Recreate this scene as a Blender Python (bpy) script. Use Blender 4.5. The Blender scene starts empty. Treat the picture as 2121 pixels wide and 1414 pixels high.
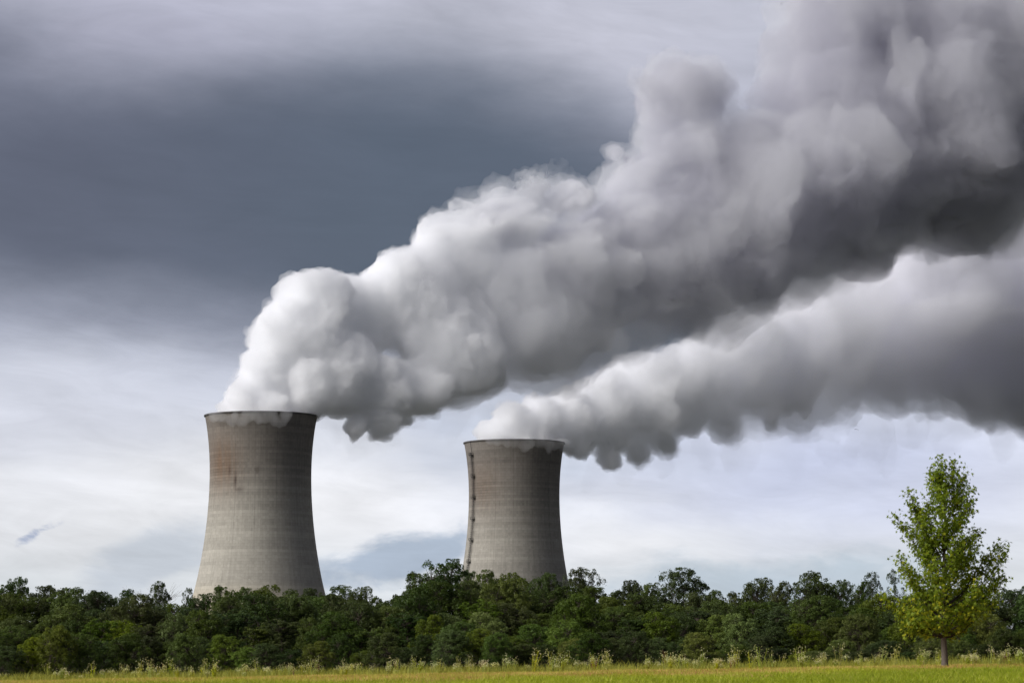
import bpy, bmesh, math, random
import numpy as np
from mathutils import Vector, Matrix, noise

random.seed(7)
rng = np.random.default_rng(7)
S = bpy.context.scene
COL = S.collection
PI = math.pi
R = math.radians

# ------------------------------------------------------------------ camera
CAMZ = 1.2
FPX = 6000.0                      # focal length in photo pixels (photo 2121 px wide)
PITCH = math.atan((1392 - 707) / FPX)
cam_d = bpy.data.cameras.new('camera')
cam_d.sensor_width = 36.0
cam_d.lens = 36.0 * FPX / 2121.0
cam_d.clip_start = 0.5
cam_d.clip_end = 30000.0
cam_d.dof.use_dof = True
cam_d.dof.focus_distance = 260.0
cam_d.dof.aperture_fstop = 9.0
cam = bpy.data.objects.new('camera', cam_d)
COL.objects.link(cam)
cam.location = (0, 0, CAMZ)
cam.rotation_euler = (PI / 2 + PITCH, 0, 0)
S.camera = cam

# ------------------------------------------------------------------ exposure and render settings
S.view_settings.view_transform = 'Standard'
S.view_settings.look = 'None'
S.view_settings.gamma = 1.0
S.view_settings.use_curve_mapping = False
S.view_settings.exposure = 0.0
S.render.engine = 'CYCLES'
cy = S.cycles
cy.max_bounces = 36
cy.diffuse_bounces = 3
cy.glossy_bounces = 2
cy.transmission_bounces = 4
cy.transparent_max_bounces = 96
cy.volume_bounces = 36
cy.use_denoising = True
cy.use_adaptive_sampling = True
cy.adaptive_threshold = 0.025
cy.caustics_reflective = False
cy.caustics_refractive = False
cy.sample_clamp_indirect = 6.0

# ------------------------------------------------------------------ sun
SUN_DIR = Vector((-0.78, -0.36, 0.56)).normalized()      # from the scene towards the sun
SUN_EL = math.asin(SUN_DIR.z)
SUN_AZ = math.atan2(SUN_DIR.x, SUN_DIR.y)
sl = bpy.data.lights.new('sun', 'SUN')
sl.energy = 3.8
sl.angle = R(40.0)
sl.color = (1.0, 0.975, 0.95)
sun = bpy.data.objects.new('sun', sl)
COL.objects.link(sun)
sun.rotation_euler = SUN_DIR.to_track_quat('Z', 'Y').to_euler()
sun.location = (-200, -200, 400)


# ------------------------------------------------------------------ small node-expression helper
class E:
    """a float socket with operators"""
    def __init__(s, nt, sock):
        s.nt, s.s = nt, sock

    def _m(s, op, *a):
        n = s.nt.nodes.new('ShaderNodeMath')
        n.operation = op
        for i, v in enumerate((s,) + a):
            if isinstance(v, E):
                s.nt.links.new(v.s, n.inputs[i])
            else:
                n.inputs[i].default_value = v
        return E(s.nt, n.outputs[0])

    def __add__(s, o): return s._m('ADD', o)
    def __sub__(s, o): return s._m('SUBTRACT', o)
    def __mul__(s, o): return s._m('MULTIPLY', o)
    def __truediv__(s, o): return s._m('DIVIDE', o)
    def rsub(s, o): return (s * -1.0) + o
    def sin(s): return s._m('SINE')
    def exp(s): return s._m('EXPONENT')
    def pow(s, o): return s._m('POWER', o)
    def abs(s): return s._m('ABSOLUTE')
    def max(s, o): return s._m('MAXIMUM', o)
    def min(s, o): return s._m('MINIMUM', o)
    def frac(s): return s._m('FRACT')
    def floor(s): return s._m('FLOOR')
    def clamp(s): return s.max(0.0).min(1.0)

    def smooth(s, a, b):
        n = s.nt.nodes.new('ShaderNodeMapRange')
        n.interpolation_type = 'SMOOTHSTEP'
        n.inputs['From Min'].default_value = min(a, b)
        n.inputs['From Max'].default_value = max(a, b)
        if a > b:
            n.inputs['To Min'].default_value = 1
            n.inputs['To Max'].default_value = 0
        s.nt.links.new(s.s, n.inputs['Value'])
        return E(s.nt, n.outputs['Result'])


class NT:
    def __init__(s, nt):
        s.nt = nt
        nt.nodes.clear()

    def new(s, t): return s.nt.nodes.new(t)
    def link(s, a, b): s.nt.links.new(a.s if isinstance(a, E) else a, b)

    def xyz(s, vec):
        n = s.new('ShaderNodeSeparateXYZ')
        s.link(vec, n.inputs[0])
        return [E(s.nt, o) for o in n.outputs]

    def vec(s, *c):
        n = s.new('ShaderNodeCombineXYZ')
        for i, v in enumerate(c):
            if isinstance(v, E):
                s.link(v, n.inputs[i])
            else:
                n.inputs[i].default_value = v
        return n.outputs[0]

    def noise(s, vec, scale, detail=4, rough=0.5, dist=0.0, dim='3D', color=False):
        n = s.new('ShaderNodeTexNoise')
        n.noise_dimensions = dim
        s.link(vec, n.inputs['Vector'])
        n.inputs['Scale'].default_value = scale
        n.inputs['Detail'].default_value = detail
        n.inputs['Roughness'].default_value = rough
        n.inputs['Distortion'].default_value = dist
        return n.outputs['Color'] if color else E(s.nt, n.outputs[0])

    def mix(s, f, a, b):
        n = s.new('ShaderNodeMix')
        n.data_type = 'RGBA'
        n.clamp_factor = True
        for k, v in ((0, f), (6, a), (7, b)):
            if isinstance(v, E):
                s.link(v, n.inputs[k])
            elif isinstance(v, bpy.types.NodeSocket):
                s.link(v, n.inputs[k])
            elif isinstance(v, (int, float)):
                n.inputs[k].default_value = v if k == 0 else (v, v, v, 1)
            else:
                n.inputs[k].default_value = (*v, 1)
        return n.outputs[2]

    def mul(s, col, f):
        """colour times float expression"""
        n = s.new('ShaderNodeVectorMath')
        n.operation = 'SCALE'
        s.link(col, n.inputs[0])
        if isinstance(f, E):
            s.link(f, n.inputs['Scale'])
        else:
            n.inputs['Scale'].default_value = f
        return n.outputs[0]


def srgb(r, g, b):
    f = lambda c: (c / 255 / 12.92) if c / 255 <= 0.04045 else ((c / 255 + 0.055) / 1.055) ** 2.4
    return (f(r), f(g), f(b))


# ------------------------------------------------------------------ world: overcast cloud layer over a physical sky
W = bpy.data.worlds.new('World')
S.world = W
W.use_nodes = True
w = NT(W.node_tree)
tc = w.new('ShaderNodeTexCoord')
dx, dy, dz = w.xyz(tc.outputs['Generated'])
az = dx._m('ARCTAN2', dy)                      # 0 looking north (+Y), positive to the east
el = dz._m('ARCSINE')
U = az * 6.0                                   # sky angles in handy units (1 unit = 9.5 degrees)
V = el * 6.0
nx, ny, nz = w.xyz(w.noise(w.vec(U * 0.8, V * 1.6, 0.0), 1.3, 3, 0.5, color=True))
mx2, my2, mz2 = w.xyz(w.noise(w.vec(U * 0.9, V * 2.2, 4.0), 3.2, 5, 0.55, color=True))
Uw = U + (nx - 0.5) * 0.30 + (mx2 - 0.5) * 0.24
Vw = V + (ny - 0.5) * 0.22 + (nx - 0.5) * 0.05 + (my2 - 0.5) * 0.12


def blob(u0, v0, su, sv, tilt=0.0, uu=None, vv=None):
    """soft elliptical cloud bank centred on a direction"""
    a = ((uu or Uw) - u0)
    b = ((vv or Vw) - v0)
    c, s_ = math.cos(tilt), math.sin(tilt)
    p = (a * c + b * s_) / su
    q = (b * c - a * s_) / sv
    return ((p * p + q * q) * -1.0).exp()


# base ramp with elevation: bright near the horizon, grey higher
rampn = w.new('ShaderNodeValToRGB')
w.link((Vw / 2.0).clamp(), rampn.inputs[0])
cr = rampn.color_ramp
stops = [(0.0, (214, 222, 230)), (0.10, (226, 231, 237)), (0.19, (232, 234, 242)), (0.27, (212, 216, 230)), (0.36, (168, 172, 190)),
         (0.44, (142, 147, 164)), (0.52, (150, 154, 172)), (0.60, (165, 168, 184)), (0.68, (196, 198, 212)), (0.78, (190, 191, 208)), (1.0, (151, 153, 178))]
cr.elements[0].position, cr.elements[0].color = 0.0, (*srgb(*stops[0][1]), 1)
cr.elements[1].position, cr.elements[1].color = 1.0, (*srgb(*stops[-1][1]), 1)
for p_, c_ in stops[1:-1]:
    e_ = cr.elements.new(p_)
    e_.color = (*srgb(*c_), 1)
skyc = rampn.outputs[0]
# light lavender veil high in the middle
skyc = w.mix(blob(0.18, 1.30, 0.50, 0.17, -0.1) * 0.75, skyc, srgb(208, 208, 222))
# the large slate cloud bank in the north-west: a band between two sloping soft edges
low = Vw - ((Uw + 1.06) * -0.125 + 0.80)
high = ((Uw.smooth(-0.15, 0.5) * -0.28) + 1.25) - Vw
bank = low.smooth(-0.14, 0.12) * high.smooth(-0.24, 0.20) * Uw.smooth(0.95, 0.35)
skyc = w.mix(bank * 0.97, skyc, w.mix(Uw.smooth(-1.0, -0.2), srgb(93, 97, 114), srgb(88, 97, 113)))
# lavender light patch at upper left
skyc = w.mix(blob(-0.78, 1.36, 0.36, 0.12, 0.0) * 0.6, skyc, srgb(178, 177, 197))
skyc = w.mix(blob(-1.10, 1.22, 0.20, 0.16, 0.0) * 0.6, skyc, srgb(104, 108, 126))
# bright band low on the left
skyc = w.mix(blob(-0.45, 0.33, 0.62, 0.09, 0.0) * 0.75, skyc, srgb(246, 246, 250))
skyc = w.mix(blob(-0.95, 0.52, 0.30, 0.08, 0.0) * 0.6, skyc, srgb(214, 216, 228))
# blue-lavender gap to the right, low
skyc = w.mix(blob(0.66, 0.40, 0.55, 0.13, 0.05) * 0.85, skyc, srgb(192, 199, 227))
skyc = w.mix(blob(0.12, 0.47, 0.22, 0.08, 0.0) * 0.7, skyc, srgb(176, 188, 208))
skyc = w.mix(blob(-0.18, 0.47, 0.14, 0.07, 0.0) * 0.6, skyc, srgb(190, 198, 218))
skyc = w.mix(blob(0.22, 0.27, 0.20, 0.06, 0.0) * 0.8, skyc, srgb(242, 243, 248))
# small low grey clouds near the horizon
n2 = w.noise(w.vec(U * 1.0, V * 2.0, 3.0), 7.0, 7, 0.60, 0.4)
n2b = w.noise(w.vec(U * 1.0, V * 1.6, 5.0), 2.6, 4, 0.5)
edge = lambda b: (b * 1.15 + (n2 - 0.5) * 1.1 + (n2b - 0.5) * 1.5).smooth(0.30, 1.0) * b.smooth(0.05, 0.25)
skyc = w.mix(edge(blob(-0.27, 0.240, 0.20, 0.052, 0.28) * 1.2) * 0.95, skyc, srgb(168, 182, 202))
skyc = w.mix(edge(blob(-0.74, 0.215, 0.22, 0.060, 0.28)) * 0.7, skyc, srgb(196, 205, 219))
n6 = w.noise(w.vec(U * 1.0 + V * 0.6, V * 1.6, 9.0), 26.0, 5, 0.6, 0.5)
skyc = w.mix((blob(-0.925, 0.300, 0.030, 0.020, 0.6) * (n6 * 2.0)).smooth(0.35, 1.05) * 0.8, skyc, srgb(158, 172, 204))
skyc = w.mix(edge(blob(0.58, 0.19, 0.42, 0.075, 0.05)) * 0.8, skyc, srgb(184, 199, 214))
# the storm cover is thicker overhead, to the east and to the south; brighter to the west
side = dx * -0.25 + dy * 0.35 + 0.55
cover = side.max(0.44).min(1.0) * (el.smooth(0.30, 1.1) * -0.35 + 1.0)
inview = az.abs().smooth(0.55, 0.25) * el.smooth(0.55, 0.25)
glow = (dx + 0.30).smooth(-0.05, -0.65) * el.smooth(-0.05, 0.15) * 0.55
skyc = w.mul(skyc, cover + glow + inview * ((cover + glow).rsub(1.0)))
# long thin streaks through the whole layer, stronger high up
n3 = w.noise(w.vec(U * 0.55, V * 3.0 + U * 0.3, 1.0), 2.4, 6, 0.58, 0.6)
n4 = w.noise(w.vec(U * 0.9, V * 2.2, 7.0), 1.1, 5, 0.55, 0.3)
n5 = w.noise(w.vec(U * 1.2 - V * 0.5, V * 4.5 + U * 0.5, 11.0), 3.2, 7, 0.62, 0.8)
skyc = w.mul(skyc, ((n3 - 0.5) * 0.46 + (n4 - 0.5) * 0.55 + (n5 - 0.5) * 0.34) * (bank * -0.45 + 1.0) + 1.0)
bgc = w.new('ShaderNodeBackground')
w.link(skyc, bgc.inputs['Color'])
bgc.inputs['Strength'].default_value = 1.0
st = w.new('ShaderNodeTexSky')
st.sky_type = 'NISHITA'
st.sun_disc = False
st.sun_elevation = SUN_EL
st.sun_rotation = SUN_AZ
bgs = w.new('ShaderNodeBackground')
w.link(st.outputs[0], bgs.inputs['Color'])
bgs.inputs['Strength'].default_value = 0.10
mx = w.new('ShaderNodeMixShader')
mx.inputs[0].default_value = 0.93             # cloud cover
w.link(bgs.outputs[0], mx.inputs[1])
w.link(bgc.outputs[0], mx.inputs[2])
wo = w.new('ShaderNodeOutputWorld')
w.link(mx.outputs[0], wo.inputs[0])


# ------------------------------------------------------------------ helpers
def px(x, y, d):
    """photo pixel + distance along +Y  ->  world point"""
    cxn, cyn = (x - 1060.5) / FPX, (707 - y) / FPX
    fy, fz = math.cos(PITCH) - cyn * math.sin(PITCH), math.sin(PITCH) + cyn * math.cos(PITCH)
    t = d / fy
    return Vector((cxn * t, d, CAMZ + fz * t))


def mat(name, rough=0.9):
    m = bpy.data.materials.new(name)
    m.use_nodes = True
    n = NT(m.node_tree)
    out = n.new('ShaderNodeOutputMaterial')
    return m, n, out


def mesh_np(name, V_, F, m=None, smooth=False):
    """V_ (n,3) array, F (m,k) int array -> mesh"""
    me = bpy.data.meshes.new(name)
    V_ = np.ascontiguousarray(V_, np.float32)
    F = np.ascontiguousarray(F, np.int32)
    k = F.shape[1]
    me.vertices.add(len(V_))
    me.vertices.foreach_set('co', V_.ravel())
    me.loops.add(F.size)
    me.loops.foreach_set('vertex_index', F.ravel())
    me.polygons.add(len(F))
    me.polygons.foreach_set('loop_start', np.arange(0, F.size, k, dtype=np.int32))
    me.polygons.foreach_set('loop_total', np.full(len(F), k, np.int32))
    if smooth:
        me.polygons.foreach_set('use_smooth', np.ones(len(F), bool))
    me.update(calc_edges=True)
    me.validate()
    if m:
        me.materials.append(m)
    return me


def obj(name, me, parent=None, label=None, cat=None, group=None, kind=None, loc=None, rotz=0.0, scale=None):
    o = bpy.data.objects.new(name, me)
    COL.objects.link(o)
    if parent:
        o.parent = parent
    if label: o['label'] = label
    if cat: o['category'] = cat
    if group: o['group'] = group
    if kind: o['kind'] = kind
    if loc is not None: o.location = loc
    o.rotation_euler.z = rotz
    if scale is not None: o.scale = scale
    return o


def attr(me, name, vals, domain='FACE'):
    a = me.attributes.new(name, 'FLOAT', domain)
    a.data.foreach_set('value', np.ascontiguousarray(vals, np.float32))


# ------------------------------------------------------------------ ground
GY = [(-400, -0.3), (-20, -0.1), (0, 0.0), (15, 0.60), (30, 0.93), (60, 0.99), (110, 1.12), (145, 1.20), (165, 1.14), (300, 0.8), (520, 1.2), (800, 4.0),
      (1500, 8.0), (3000, 8.0), (28000, 6.0)]


def ground_z(x, y):
    x = np.asarray(x, float); y = np.asarray(y, float)
    z = np.interp(y, [a for a, _ in GY], [b for _, b in GY])
    t = np.clip((y - 20) / 70, 0, 1) * np.clip((420 - y) / 240, 0, 1)
    return z + 0.0165 * np.clip(x, -45, 45) * t + 0.02 * np.sin(x * 0.9 + y * 0.13) * t


gx = np.concatenate([[-12000, -5000, -2000, -900, -400, -200, -120], np.arange(-80, 81, 4), [120, 200, 400, 900, 2000, 5000, 12000]])
gy = np.concatenate([[-3000, -1000, -400, -100, -20], np.arange(0, 200, 5), [220, 260, 300, 360, 420, 520, 650, 800, 1100, 1500, 2200, 3000, 6000, 12000, 28000]])
GX, GYY = np.meshgrid(gx, gy)
V_ = np.stack([GX.ravel(), GYY.ravel(), ground_z(GX.ravel(), GYY.ravel())], 1)
ny_, nx_ = GX.shape
I = np.arange((ny_ - 1) * (nx_ - 1)); r_, c_ = I // (nx_ - 1), I % (nx_ - 1)
b0 = r_ * nx_ + c_
F_ = np.stack([b0, b0 + 1, b0 + nx_ + 1, b0 + nx_], 1)
m, n, out = mat('field_soil_and_grass')
tc = n.new('ShaderNodeTexCoord')
gxx, gyy, gzz = n.xyz(tc.outputs['Object'])
nb = n.noise(n.vec(gxx * 0.12, gyy * 0.05, 0.0), 1.0, 5, 0.6)
nf = n.noise(n.vec(gxx, gyy, 0.0), 6.0, 5, 0.7)
dry = (gyy + (nb - 0.5) * 24.0 - gxx * 2.0).smooth(48, 72)
green = n.mix(nf, (0.08, 0.13, 0.015), (0.16, 0.22, 0.03))
tan = n.mix(nf, (0.16, 0.085, 0.03), (0.34, 0.20, 0.08))
far = n.mix(nb, (0.030, 0.034, 0.022), (0.055, 0.058, 0.040))
c = n.mix(dry, green, tan)
c = n.mix(gyy.smooth(160, 200), c, far)
b = n.new('ShaderNodeBsdfPrincipled')
b.inputs['Roughness'].default_value = 0.95
b.inputs['Specular IOR Level'].default_value = 0.1
n.link(c, b.inputs['Base Color'])
n.link(b.outputs[0], out.inputs[0])
obj('ground', mesh_np('ground', V_, F_, m, True), kind='structure')

# ------------------------------------------------------------------ cooling towers
# radius and height of the shell, as fractions measured on the near tower (rim radius = 1)
PROF = [(0.0, 1.60), (0.06, 1.475), (0.14, 1.345), (0.20, 1.262), (0.27, 1.170), (0.33, 1.105), (0.40, 1.045), (0.47, 0.995),
        (0.54, 0.955), (0.61, 0.926), (0.68, 0.907), (0.75, 0.900), (0.81, 0.904), (0.87, 0.919), (0.92, 0.942), (0.96, 0.965), (1.0, 1.0)]
RIM_R, RIM_Z, BASE_Z = 37.0, 169.2, 8.0


def prof_r(t):
    for (a, ra), (b, rb) in zip(PROF, PROF[1:]):
        if t <= b:
            f = (t - a) / (b - a)
            return ra + (rb - ra) * f
    return PROF[-1][1]


_t = np.linspace(0, 1, 400)
_r = np.array([prof_r(t) for t in _t])
_k = np.hanning(41); _k /= _k.sum()
_pad = np.concatenate([2 * _r[0] - _r[1:21][::-1], _r, 2 * _r[-1] - _r[-21:-1][::-1]])
_r = np.convolve(_pad, _k, 'valid')
shell_r = lambda t: float(np.interp(t, _t, _r)) * RIM_R


def concrete(name, seed, near):
    m, n, out = mat(name)
    tc = n.new('ShaderNodeTexCoord')
    x, y, z = n.xyz(tc.outputs['Object'])
    ang = x._m('ARCTAN2', y * -1.0)            # 0 towards the camera side, negative to the west
    u = ang * 36.0
    h = z / (RIM_Z - BASE_Z)
    lift = z / 1.95
    lid = lift.floor()
    # each pour ring has its own tone, broken up along its length
    wn = n.new('ShaderNodeTexWhiteNoise'); wn.noise_dimensions = '1D'
    n.link(lid + seed, wn.inputs['W'])
    ring = E(n.nt, wn.outputs['Value'])
    seg = n.noise(n.vec(u * 0.05, lid * 3.7, seed), 1.0, 3, 0.6)
    big = n.noise(n.vec(u * 0.03, z * 0.02, seed), 1.0, 4, 0.55)
    streak = n.noise(n.vec(u * 0.55, z * 0.012, seed + 4.0), 1.0, 4, 0.65)
    streak2 = n.noise(n.vec(u * 1.6, z * 0.03, seed + 9.0), 1.0, 3, 0.6)
    fine = n.noise(n.vec(u * 0.9, z * 0.8, seed), 1.0, 3, 0.7)
    # panel cell tone (formwork panels)
    wn2 = n.new('ShaderNodeTexWhiteNoise'); wn2.noise_dimensions = '3D'
    n.link(n.vec((u / 1.55).floor(), lid, seed), wn2.inputs['Vector'])
    cell = E(n.nt, wn2.outputs['Value'])
    joint = lift.frac().smooth(0.86, 0.98)     # horizontal joint line
    vjoint = (u / 1.55).frac().smooth(0.88, 0.98)
    # damp weathering; plume shade up top and sunlit foot painted into the colour too
    c = n.mix(h.smooth(0.10, 0.34), srgb(216, 201, 164), srgb(166, 161, 149))
    c = n.mix((h + (big - 0.5) * 0.2).smooth(0.50, 0.92), c, srgb(121, 115, 107))
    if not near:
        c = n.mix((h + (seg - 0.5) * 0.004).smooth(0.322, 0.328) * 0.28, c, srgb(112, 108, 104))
    # brown run-off stain on the west side near the top
    st_ = ((ang + 0.82) / 0.50)
    st2 = ((h - 0.79) / 0.11)
    brown = ((st_ * st_ + st2 * st2) * -1.0).exp() * (streak * 1.3) * 1.2
    c = n.mix(brown.clamp() * (0.8 if near else 0.45), c, srgb(112, 84, 60))
    # darkened grid of joints inside the stain
    dark = (((st_ * st_) * -1.4).exp() * (((h - 0.77) / 0.055).pow(2.0) * -1.0).exp() * (seg + fine - 0.35) * 1.6).clamp()
    c = n.mix(dark * ((joint + vjoint * 0.5).clamp()) * 0.85, c, srgb(38, 34, 30))
    # vertical drips
    drip = (streak.smooth(0.60, 0.78) * h.smooth(0.55, 0.95))
    c = n.mix(drip * 0.28, c, srgb(58, 52, 47))
    drip2 = streak2.smooth(0.62, 0.80)
    c = n.mix(drip2 * 0.14, c, srgb(176, 170, 160))
    # two purple-brown splash marks below the stain
    for a0, h0, sa, sh_, k in ((-0.42, 0.725, 0.035, 0.03, 0.8), (-0.56, 0.765, 0.03, 0.02, 0.6), (0.02, 0.765, 0.05, 0.02, 0.5), (-0.34, 0.688, 0.10, 0.010, 0.55)) if near else ():
        q = ((ang - a0) / sa).pow(2.0) + ((h - h0) / sh_).pow(2.0)
        c = n.mix((q * -1.0).exp() * k * (fine * 1.6), c, srgb(56, 40, 36))
    tone = ((ring - 0.5) * 0.20 + (seg - 0.5) * 0.36 + (big - 0.5) * 0.40 + (fine - 0.5) * 0.26 + (cell - 0.5) * 0.14 + (streak - 0.5) * 0.40 + (streak2 - 0.5) * 0.30 + 1.0)
    c = n.mul(c, tone - joint * 0.10)
    # pale lime marks on some joints in the middle of the shell
    lime = joint * seg.smooth(0.48, 0.62) * fine.smooth(0.46, 0.66) * (h.smooth(0.08, 0.3) * h.smooth(0.72, 0.5))
    c = n.mix(lime * 0.85, c, srgb(206, 202, 192))
    for a0 in (-0.42, -0.02, 0.40, 0.85, -1.0):     # long dark construction joints
        ln = (((ang - a0) / 0.006).pow(2.0) * -1.0).exp()
        c = n.mix(ln * 0.25 * h.smooth(0.3, 0.6), c, srgb(60, 56, 52))
    b = n.new('ShaderNodeBsdfPrincipled')
    n.link(c, b.inputs['Base Color'])
    b.inputs['Roughness'].default_value = 0.93
    b.inputs['Specular IOR Level'].default_value = 0.2
    bp = n.new('ShaderNodeBump')
    bp.inputs['Strength'].default_value = 0.5
    bp.inputs['Distance'].default_value = 0.25
    n.link((joint * -0.6) + fine * 0.5, bp.inputs['Height'])
    n.link(bp.outputs[0], b.inputs['Normal'])
    n.link(b.outputs[0], out.inputs[0])
    return m


def lathe(rings, seg=192):
    """rings: list of (r,z); returns verts, quads"""
    a = np.arange(seg) * 2 * PI / seg
    V_ = np.concatenate([np.stack([np.sin(a) * r, -np.cos(a) * r, np.full(seg, z)], 1) for r, z in rings])
    F = []
    i = np.arange(seg)
    j = (i + 1) % seg
    for k in range(len(rings) - 1):
        F.append(np.stack([k * seg + i, k * seg + j, (k + 1) * seg + j, (k + 1) * seg + i], 1))
    return V_, np.concatenate(F)


def plain(name, col, rough=0.8, var=0.0, scale=1.0, metal=0.0):
    m, n, out = mat(name)
    b = n.new('ShaderNodeBsdfPrincipled')
    b.inputs['Roughness'].default_value = rough
    b.inputs['Metallic'].default_value = metal
    b.inputs['Specular IOR Level'].default_value = 0.25
    tcn = n.new('ShaderNodeTexCoord')
    ns = n.noise(tcn.outputs['Object'], scale, 4, 0.6)
    c = n.mix(ns, tuple(v * (1 - var) for v in col), tuple(min(1, v * (1 + var)) for v in col))
    n.link(c, b.inputs['Base Color'])
    n.link(b.outputs[0], out.inputs[0])
    return m


M_STEEL = plain('dark_galvanised_steel', (0.022, 0.022, 0.024), 0.6, 0.3, 0.5)
M_RIM = plain('damp_rim_concrete', (0.10, 0.095, 0.09), 0.8, 0.3, 0.3)


class MB:
    """collects boxes and tubes into one mesh"""
    def __init__(s):
        s.v, s.f = [], []

    def box(s, c, ax, ay, az_):
        c = Vector(c); b = len(s.v)
        for i in (-1, 1):
            for j in (-1, 1):
                for k in (-1, 1):
                    s.v.append(c + ax * i + ay * j + az_ * k)
        for q in ((0, 1, 3, 2), (4, 6, 7, 5), (0, 4, 5, 1), (2, 3, 7, 6), (0, 2, 6, 4), (1, 5, 7, 3)):
            s.f.append(tuple(b + t for t in q))

    def bar(s, p, q, r, up=Vector((0, 0, 1))):
        p, q = Vector(p), Vector(q)
        d = (q - p)
        l = d.length
        if l < 1e-6: return
        d /= l
        sx = d.cross(up)
        if sx.length < 1e-3: sx = d.cross(Vector((1, 0, 0)))
        sx.normalize(); sy = sx.cross(d)
        s.box((p + q) / 2, d * l / 2, sx * r, sy * r)

    def tube(s, pts, rad, k=6):
        """tapered tube through pts with radii rad"""
        rings = []
        for i, p in enumerate(pts):
            a = pts[max(i - 1, 0)]; b_ = pts[min(i + 1, len(pts) - 1)]
            d = (b_ - a).normalized()
            sx = d.cross(Vector((0.31, 0.95, 0.05)))
            if sx.length < 0.05: sx = d.cross(Vector((1, 0, 0)))
            sx.normalize(); sy = sx.cross(d)
            base = len(s.v)
            for j in range(k):
                t = 2 * PI * j / k
                s.v.append(p + (sx * math.cos(t) + sy * math.sin(t)) * rad[i])
            rings.append(base)
        for a, b_ in zip(rings, rings[1:]):
            for j in range(k):
                jj = (j + 1) % k
                s.f.append((a + j, a + jj, b_ + jj, b_ + j))

    def mesh(s, name, m, smooth=False):
        return mesh_np(name, np.array([tuple(v) for v in s.v]), np.array(s.f), m, smooth)


def tower(x, d, label, near, seed):
    root = obj('cooling_tower', None, label=label, cat='cooling tower', group='cooling towers of the power station', loc=(x, d, BASE_Z))
    H = RIM_Z - BASE_Z
    ts = np.linspace(0.05, 1, 120)
    rings = [(shell_r(t), t * H) for t in ts]
    thick = 0.9
    rings.append((shell_r(1) - thick, H))
    rings += [(shell_r(t) - thick, t * H) for t in ts[::-1][1:]]
    rings.append(rings[0])
    V_, F = lathe(rings)
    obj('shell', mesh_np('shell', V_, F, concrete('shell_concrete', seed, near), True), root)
    # walkway ring cast on top of the shell
    r1 = shell_r(1)
    V_, F = lathe([(r1 + 0.55, H - 0.7), (r1 + 0.55, H + 0.12), (r1 - 1.3, H + 0.12), (r1 - 1.3, H - 0.7), (r1 + 0.55, H - 0.7)])
    obj('rim', mesh_np('rim', V_, F, M_RIM, False), root)
    # ring beam and slanting legs that carry the shell above the air inlet
    mb = MB()
    zb, rb = 0.055 * H, shell_r(0.05) - 0.4
    for i in range(44):
        a0 = 2 * PI * i / 44
        a1 = a0 + PI / 44
        p = Vector((math.sin(a0) * (rb + 3), -math.cos(a0) * (rb + 3), -1))
        for s_ in (-1, 1):
            q = Vector((math.sin(a0 + s_ * PI / 44) * rb, -math.cos(a0 + s_ * PI / 44) * rb, zb))
            mb.bar(p, q, 0.5)
    obj('support_leg', mb.mesh('support_leg', M_RIM), root)['kind'] = 'stuff'
    if not near:
        az0 = -R(60)
        dirv = Vector((math.sin(az0), -math.cos(az0), 0)); side = Vector((math.cos(az0), math.sin(az0), 0))
        pt = lambda t, o: dirv * (shell_r(t) + o) + Vector((0, 0, t * H))
        lad = MB()
        ts = np.linspace(0.06, 0.945, 90)
        for a, b_ in zip(ts, ts[1:]):
            for s_ in (-1, 1):
                lad.bar(pt(a, 0.9) + side * 0.45 * s_, pt(b_, 0.9) + side * 0.45 * s_, 0.10)
            m_ = (a + b_) / 2
            lad.bar(pt(m_, 0.9) - side * 0.45, pt(m_, 0.9) + side * 0.45, 0.06)
            lad.bar(pt(a, 0.9) - side * 0.45, pt(a, 0.9) + side * 0.45, 0.06)
            # cage hoop
            for s_ in (-1, 1):
                lad.bar(pt(a, 0.9) + side * 0.45 * s_, pt(a, 1.9) + side * 0.5 * s_, 0.07)
                lad.bar(pt(a, 1.9) + side * 0.5 * s_, pt(b_, 1.9) + side * 0.5 * s_, 0.06)
            lad.bar(pt(a, 1.9) - side * 0.5, pt(a, 1.9) + side * 0.5, 0.07)
        ladder = obj('ladder', lad.mesh('ladder', M_STEEL), root)
        for k in range(9):
            t = 0.165 + k * 0.0963
            pf = MB()
            c = pt(t, 1.3)
            z = Vector((0, 0, 1))
            pf.box(c, side * 1.5, dirv * 1.2, z * 0.12)
            for s_ in (-1, 1):
                pf.bar(c + side * 1.4 * s_ + dirv * 1.1, c + side * 1.4 * s_ + dirv * 1.1 + z * 1.6, 0.09)
                pf.bar(c + side * 1.4 * s_ - dirv * 1.0, c + side * 1.4 * s_ - dirv * 1.0 + z * 1.6, 0.09)
                pf.bar(c + side * 1.4 * s_ + dirv * 1.1 + z * 1.6, c + side * 1.4 * s_ - dirv * 1.0 + z * 1.6, 0.09)
                pf.bar(c + side * 1.3 * s_ + dirv * 1.0, c + side * 1.3 * s_ - dirv * 1.6 - z * 1.8, 0.1)
            for hh in (0.8, 1.6):
                pf.bar(c - side * 1.4 + dirv * 1.1 + z * hh, c + side * 1.4 + dirv * 1.1 + z * hh, 0.09)
            obj('platform', pf.mesh('platform', M_STEEL), ladder)
        cb = MB()
        c0 = pt(0.945, 0.2); c1 = pt(0.998, 0.25)
        cb.bar(c0, c1, 0.08)
        obj('cable', cb.mesh('cable', M_STEEL), root)
    return root


D1, D2 = 1904.0, 2130.0
T1 = px(541, 857, D1)
T2 = px(1065, 914, D2)
tower(T1.x, D1, 'nearer grey concrete cooling tower with brown stains, left of the two', True, 1.0)
tower(T2.x, D2, 'farther cooling tower with a dark caged ladder down its left side', False, 5.0)

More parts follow.
